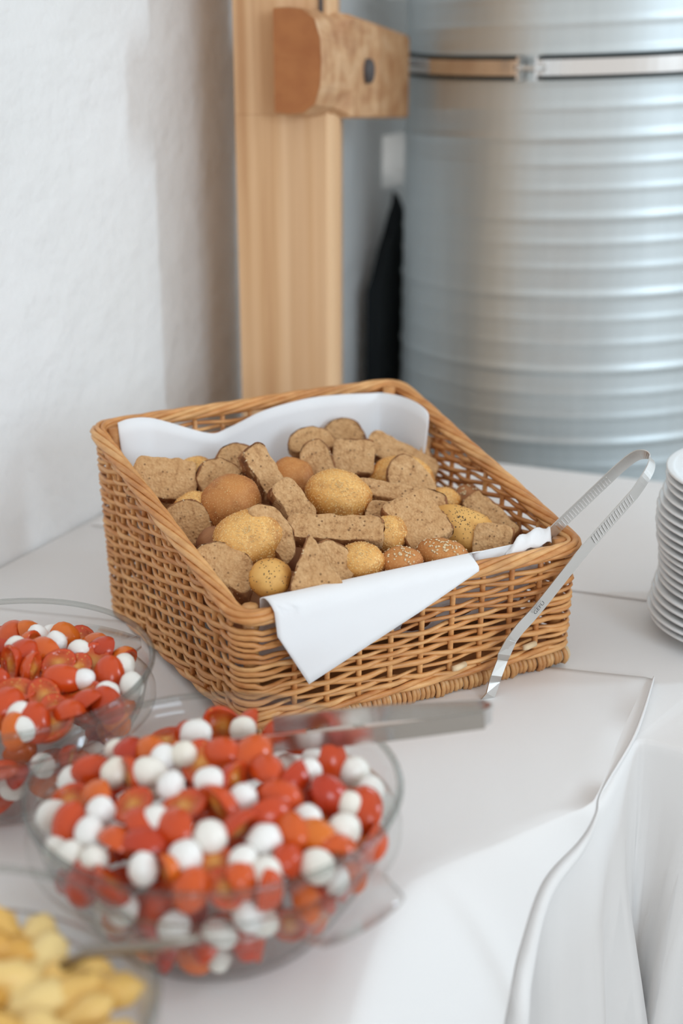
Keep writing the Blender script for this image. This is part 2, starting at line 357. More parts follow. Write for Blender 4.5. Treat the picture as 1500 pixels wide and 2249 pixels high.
# ------------------------------------------------------------------ tablecloths
def resample(poly, step, closed=True):
    out = []; n = len(poly)
    for i in range(n if closed else n-1):
        a = Vector(poly[i]); b = Vector(poly[(i+1) % n]); m = max(1, int((b-a).length/step))
        out += [a + (b-a)*(k/m) for k in range(m)]
    return out
def smooth_poly(P, it, keep=0):
    for _ in range(it): P = [(P[i-1] + P[i]*2 + P[(i+1) % len(P)])/4 for i in range(len(P))]
    return P
def wl(y, off=.006): return Vector((-.408 + .512*(y-1.568) + off, y))
TB = [wl(.25), wl(1.0), wl(1.85), Vector((-.16, 1.845)), Vector((.012, 1.845)), Vector((.06, 1.90)), Vector((.105, 1.998)), Vector((.45, 1.867)), Vector((1.15, 1.6)),
      Vector((1.15, .62)), Vector((.272, 1.166)), Vector((.220, 1.045)), Vector((.050, .932)), Vector((.022, .86)), Vector((0, .75)), Vector((-.05, .25))]
B = smooth_poly(resample(TB, .012), 3)
nB = len(B); nrm = []
for i in range(nB):
    tg = (B[(i+1) % nB]-B[i-1]).normalized(); nrm.append(Vector((-tg.y, tg.x)))     # polygon is clockwise: outward is to the left
V = []; Fc = []; acc = 0; arc = [0]
for i in range(1, nB): acc += (B[i]-B[i-1]).length; arc.append(acc)
lv = [(0, 0), (.0012, .002), (.005, .004), (.012, .0045), (.05, .006), (.12, .008), (.22, .01), (.35, .012), (.50, .014), (.72, .016)]
def wallside(p): return p.y > 1.2 and p.x < .1 or (p.x < -.3)
for (dz, off) in lv:
    for i in range(nB):
        s = arc[i]; am = 0 if wallside(B[i]) or B[i].y > 1.55 else .042*smooth01((dz-.03)/.38)
        fo = am*(.55*math.sin(s*2*math.pi/.105) + .45*math.sin(s*2*math.pi/.062+1.3) + .5)
        oo = off if not (wallside(B[i])) else min(off, .003)
        p = B[i] + nrm[i]*(oo+fo); V.append(Vector((p.x, p.y, TZ-dz)))
Fc = [tuple(range(nB-1, -1, -1))]
for l in range(len(lv)-1):
    for i in range(nB): Fc.append((l*nB+i, l*nB+(i+1) % nB, (l+1)*nB+(i+1) % nB, (l+1)*nB+i))
tag(mk('tablecloth', V, Fc, 'cloth'), 'white floor-length tablecloth with hanging folds covering the buffet table', 'tablecloth')
# rear overlay cloth
P = [Vector((-.255, 1.80)), Vector((.0, 1.825)), Vector((.085, 1.91)), Vector((.118, 1.975)), Vector((.45, 1.852)), Vector((1.12, 1.59)), Vector((1.12, 1.19)), Vector((.349, 1.462)), Vector((.267, 1.491)), Vector((-.05, 1.60)), Vector((-.32, 1.70))]
B2 = resample(P, .03); V = [Vector((p.x, p.y, TZ+.0006)) for p in B2] + [Vector((p.x, p.y, TZ+.0026)) for p in B2]; n = len(B2)
Fc = [tuple(range(2*n-1, n-1, -1))] + [(i, (i+1) % n, n+(i+1) % n, n+i) for i in range(n)]
tag(mk('table_runner', V, Fc, 'cloth', smooth=False), 'flat white overlay cloth in front of the metal duct, under the plates end', 'tablecloth')
# topper: on the table to the edge, then draped to a stitched hem
def hp(px, py, z): q = onz(px, py, z); return Vector((q.x, q.y, z))
rows = [((-.455, 1.455), (.305, 1.272), Vector((.312, 1.268, .003))), ((-.52, 1.33), (.258, 1.160), hp(1397, 1620, .003)),
        ((-.58, 1.20), (.222, 1.062), hp(1322, 1748, -.002)), ((-.62, 1.12), (.206, 1.037), hp(1312, 1806, -.012)), ((-.66, 1.05), (.180, 1.019), hp(1278, 1875, -.032)),
        ((-.70, .97), (.135, .989), hp(1204, 2000, -.060)), ((-.74, .90), (.095, .962), hp(1170, 2140, -.100)), ((-.78, .83), (.068, .944), hp(1160, 2260, -.135)),
        ((-.83, .74), (.044, .918), hp(1140, 2420, -.19)), ((-.90, .62), (.018, .84), Vector((.115, .80, -.26))), ((-.96, .50), (-.008, .70), Vector((.09, .66, -.29))), ((-1.03, .38), (-.04, .42), Vector((.06, .42, -.31)))]
per = 9
rows = [((wl(a[1], .02).x, a[1]), b, c) for a, b, c in rows]
Ls = catmull([Vector((a[0], a[1], 0)) for a, b, c in rows], per); Es = catmull([Vector((b[0], b[1], 0)) for a, b, c in rows], per); Hs = catmull([c for a, b, c in rows], per)
V = []; Fc = []; n1, n2 = 34, 18; nc = n1+n2+1
def wr(x, y): return .0011*noise.noise(Vector((x*9, y*9, 0))) + .0008*noise.noise(Vector((x*25, y*14, 3)))
for i in range(len(Ls)):
    for c in range(nc):
        if c <= n1:
            q = Ls[i].lerp(Es[i], (c/n1)); z = .0038 + wr(q.x, q.y)
            d = 1-c/n1; V.append(Vector((q.x, q.y, TZ+z)))
        else:
            tt = (c-n1)/n2; q = Es[i].lerp(Hs[i], tt); L = (Hs[i]-Es[i]).length
            drop = Hs[i].z - .003
            z = .0038 + drop*(tt**1.7) + .005*math.sin(i*.30+tt*1.2)*tt*min(1, max(0, -drop)/.05)
            q2 = Vector((q.x, q.y)); V.append(Vector((q2.x, q2.y, TZ+z)))
for i in range(len(Ls)-1):
    for c in range(nc-1): Fc.append((i*nc+c, i*nc+c+1, (i+1)*nc+c+1, (i+1)*nc+c))
tp = mk('table_topper', V, Fc, 'cloth'); tag(tp, 'white cloth topper under the glass bowls, its stitched edge draping off the table corner', 'tablecloth')
sm = tp.modifiers.new('thick', 'SOLIDIFY'); sm.thickness = .0012; sm.offset = 1
# hem band along the right edge
HV = []; HF = []
for i in range(len(Ls)):
    base = i*nc
    for c, up in ((nc-4, .0001), (nc-4, .0022), (nc-1, .0022), (nc-1, .0001)): HV.append(V[base+c] + Vector((0, 0, up+.0011)))
for i in range(len(Ls)-1):
    for j in range(3): HF.append((i*4+j, i*4+j+1, i*4+5+j, i*4+4+j))
mk('hem', HV, HF, 'cloth', tp)

# ------------------------------------------------------------------ wicker basket
BB = Vector((-.0849, 1.129, 0)); YAW = .4936; BW, BD = .356, .3566; ZF = .024
EX = Vector((math.cos(YAW), math.sin(YAW), 0)); EY = Vector((-math.sin(YAW), math.cos(YAW), 0))
HFR, HBK = .1104, .2104
def bpt(a, b, h): return BB + EX*a + EY*b + Vector((0, 0, TZ + ZF*(1-b/BD) + h + .0045))
def htop(b): return HFR + (HBK-HFR)*min(1, max(0, b/BD))
CR = .014
segs = []   # rounded-rectangle perimeter
def arcpts():
    c = [(CR, CR, math.pi, 1.5*math.pi), (BW-CR, CR, 1.5*math.pi, 2*math.pi), (BW-CR, BD-CR, 0, .5*math.pi), (CR, BD-CR, .5*math.pi, math.pi)]
    return c
LW, LD, LA = BW-2*CR, BD-2*CR, .5*math.pi*CR
PER = 2*LW+2*LD+4*LA
def peri(s):
    """s=0 at the end of the front-left arc, running to the right along the front; returns a,b, outward (na,nb), corner closeness"""
    s = s % PER; x = s
    for side in range(4):
        L = (LW, LD, LW, LD)[side]
        if x < L:
            cd = min(x, L-x); w = 1-smooth01(cd/.022)
            if side == 0: return CR+x, 0, 0, -1, w
            if side == 1: return BW, CR+x, 1, 0, w
            if side == 2: return BW-CR-x, BD, 0, 1, w
            return 0, BD-CR-x, -1, 0, w
        x -= L
        if x < LA:
            a0 = (1.5*math.pi, 0, .5*math.pi, math.pi)[side]; an = a0 + x/CR
            ca, cb = ((BW-CR, CR), (BW-CR, BD-CR), (CR, BD-CR), (CR, CR))[side]
            return ca+CR*math.cos(an), cb+CR*math.sin(an), math.cos(an), math.sin(an), 1.0
        x -= LA
    return CR, 0, 0, -1, 1
NST = 42; DS = PER/NST
basket = tag(empty('wicker_basket', BB + EX*BW/2 + EY*BD/2 + Vector((0, 0, TZ))), 'wedge-shaped honey-brown wicker basket full of bread', 'basket')
TPR = .035
def bsurf(s, h, off): a, b, na, nb, w = peri(s); o = off + TPR*h; return a+na*o, b+nb*o, w, b
PITCH = .0059; k = 0; rnd = random.Random(3)
while True:
    h = .004 + k*PITCH
    if h > HBK-.016: break
    if h < HFR-.014: s0, s1, closed = 0, PER, True
    else:
        bk = (h+.012-HFR)/(HBK-HFR)*BD
        s0 = LW+LA+max(0, bk-CR); s1 = PER-LA-max(0, bk-CR); closed = False
    n = int((s1-s0)/(DS/6)); path = []; ph = rnd.random()*6; rr0 = .00240*rnd.uniform(.85, 1.18); rad = []
    for i in range(n if closed else n+1):
        s = s0 + (s1-s0)*i/n
        wav = math.cos(math.pi*s/DS + math.pi*(k % 2)); a, b, na, nb, w = peri(s)
        off = (.0034*wav)*(1-w) + .0030*w
        hw = h + .0012*math.sin(s*9+ph) + .0010*math.sin(s*31+ph*2) + .0014*math.sin(math.pi*s/DS*.5+ph)
        o = off + TPR*hw; path.append(bpt(a+na*o, b+nb*o, hw)); rad.append(rr0*(1+.14*math.sin(s*6+ph)))
    mk('weaver', *tube(path, rad, 6, closed), 'wicker', basket)
    k += 1
for j in range(NST):
    s = j*DS; a, b, na, nb, w = peri(s); ht = htop(b)
    if w > .5: continue
    path = []
    for q in range(7): h = -.004 + (ht+.002)*q/6; path.append(bpt(a+na*TPR*h, b+nb*TPR*h, h))
    mk('stake', *tube(path, .0029, 6), 'wicker', basket)
for (a, b) in ((CR*.75, CR*.75), (BW-CR*.75, CR*.75), (BW-CR*.75, BD-CR*.75), (CR*.75, BD-CR*.75)):
    mk('corner_post', *tube([bpt(a, b, h) for h in (-.003, htop(b)*.5, htop(b))], .0072, 8), 'wicker', basket)
def strands(nm, hfun, cnt, rad, rr, tw, offs):
    n = 260
    for c in range(cnt):
        path = []; rl = []
        for i in range(n):
            s = PER*i/n; a, b, na, nb, w = peri(s); h = hfun(b); ph = 2*math.pi*(c/cnt + round(PER/tw)*s/PER)
            o = offs + TPR*max(0, h) + rad*math.cos(ph); hv = h + rad*.8*math.sin(ph)
            path.append(bpt(a+na*o, b+nb*o, hv)); rl.append(rr*(1+.12*math.sin(s*23+c*2)))
        mk(nm, *tube(path, rl, 6, True), 'wicker', basket)
strands('rim_strand', lambda b: htop(b)-.004, 6, .0060, .0031, .20, .001)
strands('base_strand', lambda b: .0, 3, .0036, .0031, .14, .0)
V, Fc = prism([(0, 0), (1, 0), (1, 1), (0, 1)], 0, 1)
mk('base', [bpt(.004+v.x*(BW-.008), .004+v.y*(BD-.008), -.003+.004*v.z) for v in V], Fc, 'wicker', basket, smooth=False)
for (px, py) in ((1002, 1467), (1157, 1421)):
    d = ray(px, py); tt = ((BB + EY*-.008 - CAMP).dot(EY))/d.dot(EY); q = CAMP + d*tt
    mk('rod_end', *tube([q + EX*.012 + EY*.003, q, q - EX*.004], [.003, .0032, .0028], 8), 'wicker_end', basket)['label'] = 'pale cut end of a rod'
# wrapped foot bar below the front wall
fb = [BB + EX*a + EY*.010 + Vector((0, 0, TZ + .0135)) for a in (-.002, BW+.006)]
mk('foot_bar', *tube(fb, .0078, 10), 'wicker_end', basket)
path = []; rad = []; turns = 66; n = turns*12
for i in range(n+1):
    t_ = i/n; an = 2*math.pi*turns*t_; c = fb[0].lerp(fb[1], .004+.985*t_); r = .0086 + .0012*math.sin(t_*57) + .0006*math.sin(t_*133)
    path.append(c + EY*(r*math.cos(an)) + Vector((0, 0, r*math.sin(an))) + EX*(.0008*math.sin(t_*210)))
mk('cane_wrapping', *tube(path, .0027, 5), 'cane', basket)

# ------------------------------------------------------------------ napkin lining the basket
def onb(px, py, b):
    d = ray(px, py); tt = ((BB-CAMP).dot(EY)+b)/d.dot(EY); return CAMP + d*tt
hem_px = [(254, 926), (275, 918), (310, 915), (350, 921), (410, 938), (450, 948), (478, 948), (515, 930), (560, 905), (610, 888), (680, 873), (760, 864), (830, 861), (880, 868), (918, 884), (944, 905)]
def onhem(x, y):
    q = onb(x, y, BD-.012)
    if (q-BB).dot(EX) <= BW-.012: return q
    d = ray(x, y); return CAMP + d*(((BB-CAMP).dot(EX) + BW-.010)/d.dot(EX))
hem_px += [(946, 930), (943, 962)]
hemc = catmull([onhem(x, y) for x, y in hem_px], 4)
nu = len(hemc); V = []; Fc = []; nv_back, nv_bot, nv_front, nv_flap = 12, 8, 8, 12
for i, hpnt in enumerate(hemc):
    u = i/(nu-1); q = hpnt-BB; a0 = q.dot(EX); b0 = q.dot(EY); h0 = hpnt.z - TZ - ZF*(1-b0/BD) - .0045
    col = []; rt = smooth01((a0-(BW-.05))/.036)
    for j in range(nv_back):
        v = j/nv_back; hh_ = h0 + (.03-h0)*v; bulge = .004*math.sin(u*9)*math.sin(v*3) + .030*smooth01(v*1.1)
        lean = abs(.005*math.sin(u*14+1)*(1-v))
        aa = a0 + (min(max(a0, .02), BW-.03)-a0)*v
        col.append((aa - rt*(.002+lean*.3), min(b0, BD-.014) - (bulge+lean)*(1-rt), hh_))
    bend_ = min(b0, BD-.014)-.03*(1-rt)
    af = .022 + u*(BW-.05)
    for j in range(nv_bot): v = j/nv_bot; a1 = min(max(a0, .02), BW-.03); col.append((a1+(af-a1)*v, bend_+(.05-bend_)*v, .03-.022*math.sin(v*math.pi)))
    for j in range(nv_front): v = j/nv_front; col.append((af, .05-.036*smooth01(v*1.2), .03+(HFR-.002-.03)*v))
    # flap over the front rim; a triangle with its tip near u=.1
    ln = .004
    if u < .73: ln = .078*(min(1, (u+.04)/.13) if u < .09 else max(0, (.73-u)/.64))
    over = u < .70
    ln = max(.0015, ln)
    for j in range(nv_flap+1):
        v = j/nv_flap; s = v*(ln+.022) if over else v*.010*max(0, 1-(u-.70)/.06)
        if s < .011: col.append((af, .014-s*1.05, HFR+.0055+.0042*math.sin(s/.011*math.pi*.5)))
        elif s < .022: w = (s-.011)/.011; col.append((af, .0025-.017*w, HFR+.0095-.006*w*w))
        else: w = s-.022; col.append((af+.05*w*(1 if u < .1 else .2), -.0152-.004*min(1, w/.03), HFR+.0035-w))
    V += [bpt(*c) for c in col]; nc = len(col)
for i in range(nu-1):
    for j in range(nc-1): Fc.append((i*nc+j, i*nc+j+1, (i+1)*nc+j+1, (i+1)*nc+j))
nk = tag(mk('bread_napkin', V, Fc, 'napkin'), 'white cloth napkin lining the basket, its corner hanging over the front rim', 'napkin')
m_ = nk.modifiers.new('thick', 'SOLIDIFY'); m_.thickness = .0012; m_.offset = 0
# crumpled corner at the right end of the front rim
V = []; Fc = []; nu_, nv_ = 14, 10
c0 = [onb(1108, 1224, .012), onb(1130, 1190, .02), onb(1165, 1172, .03), onb(1198, 1166, .035)]
c1 = [onb(1112, 1226, .004), onb(1145, 1214, .004), onb(1180, 1200, .004), onb(1212, 1190, .006)]
c0 = catmull(c0, 5); c1 = catmull(c1, 5); nu_ = len(c0)
for i in range(nu_):
    for j in range(nv_+1):
        v = j/nv_; p = c0[i].lerp(c1[i], v); bul = .010*math.sin(v*math.pi)*math.sin(min(1, i/nu_*1.6)*math.pi*.6) + .002*math.sin(i*1.1+v*6)
        V.append(p + Vector((0, 0, bul)))
for i in range(nu_-1):
    for j in range(nv_): Fc.append((i*(nv_+1)+j, i*(nv_+1)+j+1, (i+1)*(nv_+1)+j+1, (i+1)*(nv_+1)+j))
fc_ = mk('folded_corner', V, Fc, 'napkin', nk); m_ = fc_.modifiers.new('thick', 'SOLIDIFY'); m_.thickness = .0012

# ------------------------------------------------------------------ bread
def pile(px, py):
    """first point of the ray on the heap surface inside the basket"""
    d = ray(px, py); t0_ = 1.15
    while t0_ < 1.9:
        p = CAMP + d*t0_; q = p-BB; a, b = q.dot(EX), q.dot(EY)
        zs = TZ + .139 + .15*min(max(b, 0), .3) - .22*max(0, a-.22)
        if p.z <= zs and b > .03 and a > .03: return p, t0_
        t0_ += .002
    return p, t0_
def frame(ang, nrm_):
    n = (RIGHT*nrm_[0] + UP*nrm_[1] + TOW*nrm_[2]).normalized()
    d = RIGHT*math.cos(R(ang)) - UP*math.sin(R(ang)); d = (d - n*d.dot(n)).normalized(); e = n.cross(d)
    return Matrix((d, e, n)).transposed(), n
def m4(rot, loc): m = rot.to_4x4(); m.translation = loc; return m
def outline(kind, L, Wd, rn):
    if kind == 'rect': c = [(-1, -1), (1, -1), (1, 1), (-1, 1)]
    elif kind == 'trap': c = [(-1, -1), (1, -.8), (.8, 1), (-.9, .85)]
    elif kind == 'tri': c = [(-.95, -1), (1, -.9), (-.15, 1)]
    elif kind == 'half': c = [(-1, -1), (1, -1)] + [(math.cos(x*math.pi/8), -.3+1.3*math.sin(x*math.pi/8)) for x in range(0, 9)]
    elif kind == 'loaf': c = [(-1, -1), (1, -1), (1.0, .3), (.7, .85), (.2, 1), (-.3, 1), (-.8, .8), (-1, .25)]
    P = [Vector((x*L/2, y*Wd/2)) for x, y in c]; P = resample(P, .0035)
    for _ in range(3 if kind == 'tri' else 4): P = [(P[i-1]+P[i]*2+P[(i+1) % len(P)])/4 for i in range(len(P))]
    return P
def slice_meshes(kind, L, Wd, T, seed, crust_range):
    """crust_range: list of (lo,hi) fractions of the outline that carry crust"""
    rn = random.Random(seed); P = outline(kind, L, Wd, rn); n = len(P); V = []; Fc = []; o = Vector((seed*3.1, seed*1.7, 0))
    def nz(p, z, a=1.0): return noise.noise(Vector((p.x*140, p.y*140, z*140))+o.to_3d())*a
    bend = rn.uniform(-.10, .10)
    def rg(p, k): return noise.noise(Vector((p.x*75+k, p.y*75, seed*.7)))
    def add(p, z): V.append(Vector((p.x + .0012*nz(p, z+.3) + .0022*rg(p, 0), p.y + .0012*nz(p, z+.7) + .0022*rg(p, 5), z + .0011*nz(p, z) + bend*(p.x*p.x)/L)))
    rings = [(.30, 1), (.62, 1), (.86, 1), (.965, 1), (1.0, .82), (1.0, 0), (1.0, -.82), (.965, -1), (.86, -1), (.62, -1), (.30, -1)]
    for (s, zz) in rings:
        for p in P: add(p*s, zz*T/2)
    for i in range(len(rings)-1):
        for j in range(n): Fc.append((i*n+j, (i+1)*n+j, (i+1)*n+(j+1) % n, i*n+(j+1) % n))
    Fc.append(tuple(range(n))); Fc.append(tuple((len(rings)-1)*n+j for j in range(n-1, -1, -1)))
    CR_ = []
    for lo, hi in crust_range:
        CV = []; CF = []; i0, i1 = int(lo*n), int(hi*n); st = len(CV); pr = [(.965, 1.03), (1.008, .95), (1.025, .3), (1.025, -.3), (1.008, -.95), (.965, -1.03)]; m = 0
        for i in range(i0, i1+1):
            p = P[i % n]
            for (s, zz) in pr: q = p*s; CV.append(Vector((q.x + .001*nz(q, zz) + .0022*rg(p, 0), q.y + .001*nz(q, zz+1) + .0022*rg(p, 5), zz*T/2 + .0006*nz(q, zz+2) + bend*(q.x*q.x)/L)))
            m += 1
        for i in range(m-1):
            for j in range(5): CF.append((st+i*6+j, st+(i+1)*6+j, st+(i+1)*6+j+1, st+i*6+j+1))
        CR_.append((CV, CF))
    return (V, Fc), CR_
OCT = [Vector(v) for v in ((1, 0, 0), (-1, 0, 0), (0, 1, 0), (0, -1, 0), (0, 0, 1), (0, 0, -1))]
OF = [(0, 2, 4), (2, 1, 4), (1, 3, 4), (3, 0, 4), (2, 0, 5), (1, 2, 5), (3, 1, 5), (0, 3, 5)]
def seeds_on(V, Fc, count, size, rn, cond=None):
    SV = []; SF = []; tries = 0
    while count > 0 and tries < 20000:
        tries += 1; f = Fc[rn.randrange(len(Fc))]
        if len(f) > 4: continue
        ws = [rn.random() for _ in f]; tot = sum(ws); p = sum((V[i]*(w/tot) for i, w in zip(f, ws)), Vector((0, 0, 0)))
        if cond and not cond(p): continue
        nn = (V[f[1]]-V[f[0]]).cross(V[f[2]]-V[f[0]])
        if nn.length < 1e-12: continue
        nn.normalize(); tg = nn.orthogonal().normalized(); tg.rotate(Matrix.Rotation(rn.random()*6.28, 3, nn)); bt = nn.cross(tg); s = len(SV); k_ = rn.uniform(.8, 1.2)
        for q in OCT: SV.append(p + tg*(q.x*size[0]*k_) + bt*(q.y*size[1]*k_) + nn*(q.z*size[2]+size[2]*.5))
        SF += [tuple(i+s for i in t_) for t_ in OF]; count -= 1
    return SV, SF
BREAD_G = 'bread pieces heaped in the wicker basket'
def slice_(label, px, py, L, Wd, ang, nrm_, kind='rect', T=.014, crust=((0, .25),), dz=0.0, sesame=0, seed=None, cat='bread slice'):
    p, d = pile(px, py); s = d/F; rot, n = frame(ang, nrm_); seed = seed or int(px*7+py)
    (V, Fc), crs = slice_meshes(kind, L*s*1.12, Wd*s*1.12, T*1.22, seed, crust)
    p = p - (CAMP + ray(px, py)*d - CAMP).normalized()*dz
    o = bpy.data.objects.new('bread_slice', mesh('bread_slice', V, Fc, 'crumb')); link(o); o.matrix_world = m4(rot, p); tag(o, label, cat, BREAD_G)
    for ci, (CV, CF) in enumerate(crs):
        c = bpy.data.objects.new('crust', mesh('crust', CV, CF, 'crust')); link(c, o)
        if sesame and ci == 0:
            SV, SF = seeds_on(CV, CF, sesame, (.0017, .0010, .0006), random.Random(seed)); q = bpy.data.objects.new('sesame_seeds', mesh('sesame_seeds', SV, SF, 'sesame')); link(q, c); q['kind'] = 'stuff'
    return o
def roll_(label, px, py, w, h, ang, nrm_, mat='roll_gold', seeds=None, cnt=0, dz=0.0, tall=.75, groove=0, name='bread_roll'):
    p, d = pile(px, py); s = d/F; rot, n = frame(ang, nrm_); seed = int(px*5+py); rn = random.Random(seed); V = []; Fc = []; nu_, nv_ = 28, 18
    rx, ry = w*s*.545, h*s*.545; rz = (rx+ry)*.5*tall; o3 = Vector((seed*.37, 0, 0))
    for i in range(nv_+1):
        ph = math.pi*i/nv_
        for j in range(nu_):
            a = 2*math.pi*j/nu_; x, y, z = math.sin(ph)*math.cos(a), math.sin(ph)*math.sin(a), math.cos(ph)
            if z < 0: z *= .55; k_ = 1.0
            v = Vector((x, y, z)); m = 1 + .075*noise.noise(v*1.9+o3) + .035*noise.noise(v*5+o3) + .012*noise.noise(v*14+o3)
            if groove and z > .1: m -= groove*math.exp(-(y/.10)**2)*z
            V.append(Vector((x*rx*m, y*ry*m, z*rz*m)))
    for i in range(nv_):
        for j in range(nu_): Fc.append((i*nu_+j, (i+1)*nu_+j, (i+1)*nu_+(j+1) % nu_, i*nu_+(j+1) % nu_))
    p = p - ray(px, py).normalized()*dz
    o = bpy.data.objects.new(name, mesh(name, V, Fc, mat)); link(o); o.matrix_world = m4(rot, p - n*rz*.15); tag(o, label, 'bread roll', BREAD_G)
    if cnt:
        sz = {'sesame': (.0018, .0011, .0007), 'semolina': (.00062, .00055, .0005), 'poppy': (.0006, .0005, .0004)}[seeds]
        SV, SF = seeds_on(V, Fc, cnt, sz, rn, lambda q: q.z > -.2*rz); c = bpy.data.objects.new(seeds+'_grains', mesh(seeds, SV, SF, seeds)); link(c, o); c['kind'] = 'stuff'
    return o
UPN = (0, .55, .85)
# back rows first
slice_('wholegrain bread slab lying against the left rear of the basket lining', 362, 1056, 138, 92, 8, (.15, .25, .95), 'trap', crust=((0, .28),), sesame=40)
roll_('golden roll half hidden behind the wholegrain slab under the napkin', 432, 1034, 80, 70, 10, UPN, 'roll_gold', 'semolina', 200, dz=-.02)
slice_('crusty bread piece in front of a matching piece, behind the smooth brown roll', 470, 1052, 95, 78, -55, (.35, .25, .9), 'half', crust=((.30, .95),), sesame=25)
slice_('rearmost bread piece showing its peaked crust, behind the smooth brown roll', 518, 1022, 90, 80, -35, (.3, .35, .9), 'loaf', crust=((.25, .9),), dz=-.012)
slice_('bread slice lying flat at the top of the heap near the napkin', 683, 970, 92, 56, -8, (0, .45, .9), 'half', crust=((.35, .95),))
slice_('topmost bread piece with sesame crust, peaked against the napkin', 760, 956, 88, 64, 22, (-.15, .2, .95), 'half', crust=((.30, .98),), sesame=60, T=.02)
roll_('brown roll half in shade behind the long bread stick', 640, 1046, 92, 92, 40, (.1, .5, .85), 'roll_brown', dz=-.006)
slice_('small rounded bread slice with sesame edge beside the shaded brown roll', 697, 1013, 62, 84, -12, (-.1, .2, .97), 'loaf', crust=((.25, .95),), sesame=30, dz=.008)
slice_('squarish bread slice tilted up, below the topmost sesame piece', 776, 1008, 82, 72, 2, (0, .3, .95), 'rect', crust=((0, .25), (.5, .75)), dz=.010)
slice_('long bread slice sloping down behind the cut sesame roll', 880, 1008, 150, 56, 33, (.1, .45, .88), 'rect', crust=((0, .3),), sesame=30)
slice_('pointed bread slice standing against the right wicker wall', 932, 1012, 62, 112, 15, (-.25, .1, .95), 'tri', crust=((0, .3),), dz=-.004)
roll_('golden sesame roll with a bread slice leaning across it', 884, 1050, 138, 104, 12, (0, .55, .84), 'roll_gold', 'semolina', 500, dz=.0)
slice_('rounded bread slice with a dark crust leaning across the golden roll', 893, 1050, 84, 96, -28, (.1, .25, .96), 'half', crust=((.55, .95),), dz=.030, T=.010)
roll_('smooth red-brown roll turned bottom up beside the long bread stick', 506, 1103, 118, 128, 55, (-.05, .4, .9), 'roll_brown', 'semolina', 60, dz=.006, tall=.9)
slice_('upper of two bread sticks end to end, with sesame crust', 582, 1052, 138, 50, 62, (.3, .25, .9), 'rect', T=.022, crust=((0, .4), (.85, 1)), sesame=50, dz=.010)
slice_('lower of two bread sticks end to end', 640, 1108, 98, 52, 57, (.25, .3, .9), 'rect', T=.018, crust=((0, .1), (.42, .6)), dz=.016)
roll_('pale golden roll crusted with semolina at the middle of the heap', 743, 1088, 138, 112, 20, (.05, .45, .88), 'roll_gold', 'semolina', 700, dz=.014, tall=.85)
slice_('long thin bread slice pointing at the broad bread slice', 880, 1090, 178, 40, 17, (0, .6, .8), 'rect', T=.012, crust=((0, .1), (.45, .6)), dz=.012)
slice_('dark bread piece tucked below the long thin slice', 838, 1128, 66, 46, 10, (0, .3, .95), 'trap', crust=((0, .5),), dz=-.008)
roll_('small brown roll near the right wicker wall behind the poppy roll', 974, 1096, 70, 54, 8, UPN, 'roll_gold', 'semolina', 150, dz=-.004)
roll_('small dark crust piece sprinkled with sesame by the right wicker wall', 1022, 1092, 52, 62, 35, (-.2, .45, .85), 'roll_dark', 'sesame', 50)
slice_('narrow bread stick along the right wicker wall', 1082, 1140, 132, 44, 47, (-.3, .45, .84), 'rect', crust=((0, .2), (.4, .6)), dz=.002)
slice_('small crust-edged bread piece against the left wicker wall', 352, 1122, 40, 52, 30, (.3, .3, .9), 'rect', crust=((0, .6),), sesame=20, dz=-.01)
roll_('golden-brown roll behind the crusted bread slice at the left wicker wall', 428, 1112, 92, 70, -15, UPN, 'roll_gold', 'semolina', 160, dz=-.012)
slice_('upright bread slice with sesame crust on top, at the left wicker wall', 412, 1152, 96, 92, -18, (-.1, .1, .98), 'loaf', crust=((.3, .9),), sesame=45, dz=.006)
roll_('dark brown roll wedged between the left slice and the large golden roll', 470, 1190, 74, 70, 0, UPN, 'roll_dark', dz=-.012)
roll_('largest golden semolina roll with a deep dimple, in front of the smooth brown roll', 545, 1182, 128, 150, 68, (0, .4, .9), 'roll_gold', 'semolina', 800, dz=.012, groove=.05)
slice_('bread slice leaning on the largest golden roll', 604, 1166, 132, 56, 56, (.35, .2, .9), 'half', crust=((.3, .95),), dz=.026, T=.012)
slice_('long bread slice lying level across the middle of the heap', 736, 1168, 188, 56, 3, (0, .5, .86), 'rect', T=.016, crust=((0, .32), (.48, .55)), dz=.020)
roll_('brown semolina roll beside the broad bread slice', 850, 1172, 82, 92, 60, UPN, 'roll_gold', 'semolina', 260, dz=.0)
slice_('broad flat bread slice sloping down the middle right of the heap', 916, 1146, 118, 98, 63, (.05, .5, .86), 'rect', T=.013, crust=((0, .3), (.5, .62)), dz=.020)
roll_('long golden roll sprinkled with poppy seeds', 1016, 1163, 160, 100, 33, (-.1, .55, .83), 'roll_yellow', 'poppy', 260, dz=.004)
slice_('square bread slice standing at the end of the poppy seed roll', 1082, 1194, 74, 78, 8, (-.15, .05, .98), 'rect', T=.014, crust=((.25, .5),), dz=.012)
slice_('large bread slice lying along the left basket rim', 496, 1250, 138, 84, 34, (.12, .5, .85), 'half', T=.022, crust=((.28, .98),), dz=.014, sesame=30)
roll_('smooth yellow roll end with poppy specks above the napkin fold', 594, 1268, 84, 86, 80, (0, .35, .92), 'roll_yellow', 'poppy', 70, dz=.006)
slice_('triangular bread slice standing upright above the napkin fold', 690, 1236, 112, 116, -4, (.05, .05, .99), 'tri', T=.014, crust=((.66, 1.0),), sesame=20, dz=.040)
slice_('dark-crusted bread slice behind the triangular slice', 738, 1234, 104, 58, 56, (.3, .2, .93), 'half', T=.012, crust=((.3, .95),), dz=.008)
roll_('small golden sesame roll beside the triangular slice', 793, 1230, 96, 80, 0, (0, .45, .88), 'roll_gold', 'semolina', 350, dz=.008)
roll_('brown roll piece thickly sprinkled with sesame, at the napkin edge', 880, 1232, 92, 66, -4, (0, .6, .8), 'roll_brown', 'sesame', 90, dz=.004)
